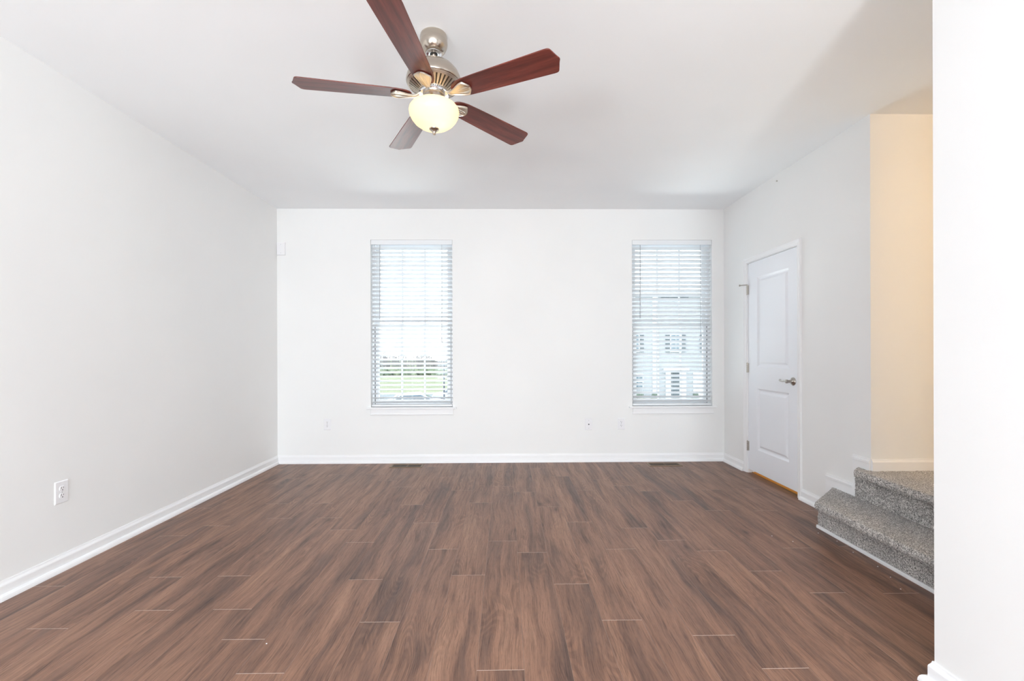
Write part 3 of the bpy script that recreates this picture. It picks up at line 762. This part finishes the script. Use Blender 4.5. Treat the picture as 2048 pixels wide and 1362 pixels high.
def iron_mesh():
    bm = bmesh.new()
    stn = [(0.058, 0.013, 2.456, 0), (0.070, 0.012, 2.450, 0), (0.082, 0.011, 2.438, 0.15), (0.095, 0.012, 2.431, 0.4), (0.110, 0.016, 2.429, 0.7), (0.125, 0.022, 2.4285, 1),
           (0.142, 0.031, 2.4285, 1), (0.158, 0.038, 2.4285, 1), (0.172, 0.0415, 2.4285, 1), (0.180, 0.0415, 2.4285, 1), (0.184, 0.039, 2.4285, 1), (0.198, 0.021, 2.4285, 1), (0.204, 0.012, 2.4285, 1), (0.206, 0.002, 2.4285, 1)]
    rows = []
    cs = [-1, -0.93, -0.84, -0.76, -0.5, -0.34, -0.28, -0.12, 0, 0.12, 0.28, 0.34, 0.5, 0.76, 0.84, 0.93, 1]
    for (x, w, z, pf) in stn:
        row = []
        for c in cs:
            a = abs(c); lift = -0.0035 if 0.8 < a < 0.99 else 0.0
            if x > 0.10: lift += (-0.0022 if 0.25 < a < 0.36 else 0) + (-0.002 if a < 0.05 else 0)
            pt = PITCH * pf; y = c * w
            row.append(bm.verts.new((x, y * math.cos(pt), Z(z + 0.008 * min(1, max(0, (x - 0.055) / 0.06))) - y * math.sin(pt) + lift)))
        rows.append(row)
    top = [[bm.verts.new((v.co.x, v.co.y, v.co.z + 0.0035)) for v in r] for r in rows]
    for A in (rows, top):
        for a, b in zip(A, A[1:]):
            for k in range(len(cs) - 1): bm.faces.new((a[k], a[k + 1], b[k + 1], b[k]))
    n = len(cs) - 1
    for a, b, c, d in zip(rows, rows[1:], top, top[1:]):
        bm.faces.new((a[0], b[0], d[0], c[0])); bm.faces.new((a[n], c[n], d[n], b[n]))
    for k in range(n):
        bm.faces.new((rows[0][k], top[0][k], top[0][k + 1], rows[0][k + 1])); bm.faces.new((rows[-1][k], rows[-1][k + 1], top[-1][k + 1], top[-1][k]))
    me = bpy.data.meshes.new('blade_iron'); bmesh.ops.recalc_face_normals(bm, faces=bm.faces); bm.to_mesh(me); bm.free()
    me.materials.append(M['satin']); me.shade_smooth(); me.set_sharp_from_angle(angle=math.radians(40)); return me
bme, ime = blade_mesh(), iron_mesh()
ROT0 = math.radians(189.9)
for i in range(5):
    for nm, me in (('blade', bme), ('blade_iron', ime)):
        o = bpy.data.objects.new(nm, me); COL.objects.link(o); o.parent = fan; o.rotation_euler = (0, 0, ROT0 + i * 2 * PI / 5)
        if nm == 'blade': bv = o.modifiers.new('bevel', 'BEVEL'); bv.width = 0.0015; bv.segments = 2; bv.limit_method = 'ANGLE'
point('fan_bulb', (FX + 0.022, FY - 0.02, 2.345), 0.40, (1.0, 0.74, 0.46), 0.02)

# two fill lamps added unseen behind the camera, shaped as bare-bulb pendants
for i, (px, py) in enumerate(((-1.75, -1.9), (0.90, -1.9))):
    pl = tag(empty('fill_lamp', (px, py, H)), ('added fill lamp shaped as a bare bulb pendant, behind the viewpoint near the left wall', 'added fill lamp shaped as a bare bulb pendant, behind the viewpoint near the right pier')[i], 'fill lamp')
    lathe_obj('canopy', [(0, 0), (0.06, 0), (0.06, -0.02), (0, -0.03)], M['nickel'], pl, 32)
    bm = bmesh.new(); tube(bm, [(0, 0, -0.02), (0, 0, -1.47)], 0.004, 8); obj('cord', bm, M['black'], pl)
    lathe_obj('socket', [(0, -1.45), (0.02, -1.45), (0.024, -1.52), (0, -1.52)], M['nickel'], pl, 24)
    bb = lathe_obj('bulb', [(0, -1.515), (0.018, -1.52), (0.03, -1.54), (0.034, -1.57), (0.024, -1.595), (0, -1.602)], M['bowl'], pl, 24)
    point('fill_bulb', (px, py, H - 1.57), (165, 232)[i], (0.88, 0.95, 1.0), 0.22)

# hall lamp above the upper flight (out of view)
hl = tag(empty('ceiling_light', (3.30, 0.80, H)), 'round warm ceiling light above the upper flight of the stairs', 'ceiling light')
lathe_obj('lamp_base', [(0, 0.0), (0.14, 0.0), (0.14, -0.03), (0, -0.03)], M['nickel'], hl, 40)
point('hall_bulb', (3.30, 0.80, 2.58), 29, (1.0, 0.66, 0.33), 0.09)
point('closet_bulb', (2.95, 4.1, 2.3), 9, (1.0, 0.72, 0.40), 0.06)

# ------------------------------------------------------------ outside
GZ = -3.1
struct(boxes('ground_lawn', [(-140, 140, 5.3, 260, GZ - 0.4, GZ)], M['grass']))
struct(boxes('street', [(-60, 9.0, 22, 46, GZ, GZ + 0.03)], M['asphalt']))
def house():
    h = tag(empty('townhouse', (15, 40, GZ)), 'pale townhouse with dark slate shutters and door seen through the right blind', 'house')
    k = lambda o: at_parent(o, h)
    k(boxes('wall', [(8.5, 30, 40, 50, GZ, 6.2)], M['siding']))
    rf = bmesh.new()
    v = [rf.verts.new(p) for p in ((8.1, 39.5, 6.2), (30.4, 39.5, 6.2), (30.4, 50.5, 6.2), (8.1, 50.5, 6.2), (8.1, 45, 8.0), (30.4, 45, 8.0))]
    for f in ((0, 1, 5, 4), (2, 3, 4, 5), (0, 4, 3), (1, 2, 5), (3, 2, 1, 0)): rf.faces.new([v[i] for i in f])
    k(obj('roof', rf, M['roof']))
    k(boxes('corner_board', [(12.85, 13.15, 39.93, 40.0, GZ, 6.2)], M['housewhite']))
    k(boxes('cornice', [(8.3, 30.2, 39.6, 40.0, 6.02, 6.2)], M['housewhite']))
    k(boxes('dark_strip', [(13.6, 16.0, 39.94, 40.0, 5.80, 5.98)], M['shutter']))  # dark strip on the wall just under the cornice
    def win(x0, x1, z0, z1):
        f = k(boxes('window', [(x0 - .08, x1 + .08, 39.90, 40.0, z0 - .08, z1 + .08)], M['housewhite']))
        g = boxes('window_glass', [(x0, (x0 + x1) / 2 - .02, 39.88, 39.9, z0, (z0 + z1) / 2 - .03), ((x0 + x1) / 2 + .02, x1, 39.88, 39.9, z0, (z0 + z1) / 2 - .03),
             (x0, (x0 + x1) / 2 - .02, 39.88, 39.9, (z0 + z1) / 2 + .03, z1), ((x0 + x1) / 2 + .02, x1, 39.88, 39.9, (z0 + z1) / 2 + .03, z1)], M['hglass'])
        g.parent = f
    for (a, b) in ((14.45, 15.30), (10.70, 11.62), (17.45, 18.3), (21, 21.9)):
        win(a, b, 1.2, 2.6)
        for s in ((a - .46, a - .11), (b + .11, b + .44)): k(boxes('shutter', [(s[0], s[1], 39.93, 40.0, 1.12, 2.62)], M['shutter']))
    win(11.3, 11.95, -2.0, -0.9)
    k(boxes('front_door', [(14.47, 15.25, 39.92, 40.0, GZ + .15, -0.62)], M['shutter']))
    k(boxes('door_surround', [(13.98, 14.40, 39.8, 40.0, GZ, -0.4), (15.32, 15.72, 39.8, 40.0, GZ, -0.4), (13.8, 15.9, 39.6, 40.0, -0.55, -0.15)], M['housewhite']))
    k(boxes('garage_door', [(16.4, 18.9, 39.92, 40.0, GZ, -0.7)], M['housewhite']))
house()
def car(loc, rz, m, label):
    c = tag(empty('parked_car', loc), label, 'car', 'cars parked outside'); c.rotation_euler = (0, 0, rz)
    bm = bmesh.new()
    prof = [(-2.2, .35), (-2.25, .7), (-2.1, .92), (-1.5, 1.0), (-0.9, 1.42), (0.5, 1.47), (1.3, 1.05), (2.1, .88), (2.25, .65), (2.2, .35)]
    secs = []
    for (yy, s) in ((-0.88, .93), (-0.8, 1), (0.8, 1), (0.88, .93)):
        secs.append([bm.verts.new((x * (0.99 if s < 1 else 1), yy * (1 if z < 1.05 else .84), z * (1 if z < .5 else s if s < 1 else 1))) for x, z in prof])
    for a, b in zip(secs, secs[1:]):
        for i in range(len(prof)): bm.faces.new((a[i], a[(i + 1) % len(prof)], b[(i + 1) % len(prof)], b[i]))
    bm.faces.new(secs[0]); bm.faces.new(secs[-1][::-1])
    obj('body', bm, m, c, smooth=30)
    bm = bmesh.new()
    for s in (-1, 1):
        q = [bm.verts.new((x, s * y, z)) for x, y, z in ((-1.35, .86, 1.03), (1.15, .86, 1.06), (0.45, .745, 1.38), (-0.85, .745, 1.36))]; bm.faces.new(q)
    for pts in (((1.27, 1.08), (.58, 1.45)), ((-1.42, 1.05), (-.97, 1.39))):
        (xa, za), (xb, zb) = pts; q = [bm.verts.new(p) for p in ((xa * 1.01, -.66, za + .02), (xa * 1.01, .66, za + .02), (xb * 1.01, .62, zb + .015), (xb * 1.01, -.62, zb + .015))]; bm.faces.new(q)
    obj('windows', bm, M['carglass'], c)
    for x in (-1.4, 1.4):
        for s in (-1, 1):
            bm = bmesh.new(); n = 24
            for (ya, yb) in ((s * .72, s * .89),):
                a = [bm.verts.new((x + .33 * math.cos(2 * PI * i / n), ya, .33 + .33 * math.sin(2 * PI * i / n))) for i in range(n)]
                b = [bm.verts.new((x + .33 * math.cos(2 * PI * i / n), yb, .33 + .33 * math.sin(2 * PI * i / n))) for i in range(n)]
                bm.faces.new(a); bm.faces.new(b[::-1])
                for i in range(n): bm.faces.new((a[i], a[(i + 1) % n], b[(i + 1) % n], b[i]))
            obj('wheel', bm, M['black'], c)
    return c
car((-4.2, 26.0, GZ + .03), 0.1, M['carwhite'], 'white car parked outside the left window')
car((-6.3, 31.5, GZ + .03), 0.25, M['carpaint'], 'silver blue car parked outside, left of the white one')
car((-3.6, 37.0, GZ + .03), 0.05, M['carpaint'], 'silver blue car parked farther back outside the left window')
lp = tag(empty('street_lamp', (-3.86, 29.0, GZ)), 'dark street lamp on a thin post outside the left window', 'street lamp')
bm = bmesh.new(); lathe(bm, [(0, 0), (.16, 0), (.13, .4), (.06, .6), (.045, 3.7), (0, 3.7)], 12); obj('post', bm, M['pole'], lp, smooth=40)
bm = bmesh.new(); lathe(bm, [(.05, 3.68), (.14, 3.75), (.17, 4.05), (.0, 4.05)], 12); obj('lantern', bm, M['housewhite'], lp, smooth=40)
bm = bmesh.new(); lathe(bm, [(.26, 4.04), (.24, 4.10), (.05, 4.30), (0, 4.34)], 12); obj('lamp_cap', bm, M['pole'], lp, smooth=40)
rt = random.Random(11)
# bare spring woodland beyond the lawn: stems and twigs nobody could count
bm = bmesh.new()
def stick(bm, a, b, w):
    a, b = Vector(a), Vector(b); n = (b - a).cross(Vector((0.3, 1, 0.1))).normalized() * w; m_ = Vector((0, w, 0))
    q = [bm.verts.new(p) for p in (a - n, a + m_, a + n, b - n * .4, b + m_ * .4, b + n * .4)]
    for f in ((0, 1, 4, 3), (1, 2, 5, 4), (2, 0, 3, 5)): bm.faces.new([q[k] for k in f])
for i in range(900):
    x = rt.uniform(-52, 4); y = rt.uniform(92, 112); h_ = rt.uniform(3.4, 4.9) * (0.9 + 0.12 * math.sin(x * .7))
    lean = rt.uniform(-.35, .35); stick(bm, (x, y, GZ), (x + lean, y, GZ + h_), rt.uniform(.03, .09))
    for q in range(9):
        t_ = rt.uniform(.25, .95); bx_ = x + lean * t_; z_ = GZ + h_ * t_; s_ = rt.choice((-1, 1)); L_ = rt.uniform(.4, 1.2) * (1.1 - t_ * .6)
        stick(bm, (bx_, y, z_), (bx_ + s_ * L_, y + rt.uniform(-.4, .4), z_ + L_ * rt.uniform(.4, 1.1)), .022)
wd = tag(obj('woodland', bm, M['bark']), 'pale bare woodland beyond the lawn outside the left window', 'woodland'); wd['kind'] = 'stuff'
bm = bmesh.new()
for i in range(260):
    x = rt.uniform(-50, 3); y = rt.uniform(80, 91); r = rt.uniform(.35, .95); c = Vector((x, y, GZ + r * .55))
    res = bmesh.ops.create_icosphere(bm, subdivisions=2, radius=r, matrix=Matrix.Translation(c))
    for v in res['verts']:
        d = (v.co - c).normalized(); v.co += d * mnoise.noise(v.co * 3.1) * r * .6; v.co.z = max(v.co.z, GZ)
un = tag(obj('undergrowth', bm, M['foliage']), 'low green undergrowth at the foot of the bare woodland', 'bushes'); un['kind'] = 'stuff'
for (x, w) in ((11.3, 1.2), (12.75, 0.7), (16.2, .5)):
    bm = bmesh.new(); res = bmesh.ops.create_icosphere(bm, subdivisions=4, radius=1)
    for v in bm.verts:
        d = v.co.normalized(); v.co = Vector((d.x * w / 2 * 1.1, d.y * .45, max(-.02, d.z * .8)))
        v.co += d * mnoise.noise(v.co * 7) * .12
    o = obj('shrub', bm, M['hedge']); o.location = (x, 39.0, GZ)
    tag(o, {11.3: 'widest dark green shrub at the foot of the townhouse wall', 12.75: 'small dark shrub beside the white corner board of the townhouse',
            16.2: 'narrow dark shrub right of the townhouse door'}[x], 'shrub')
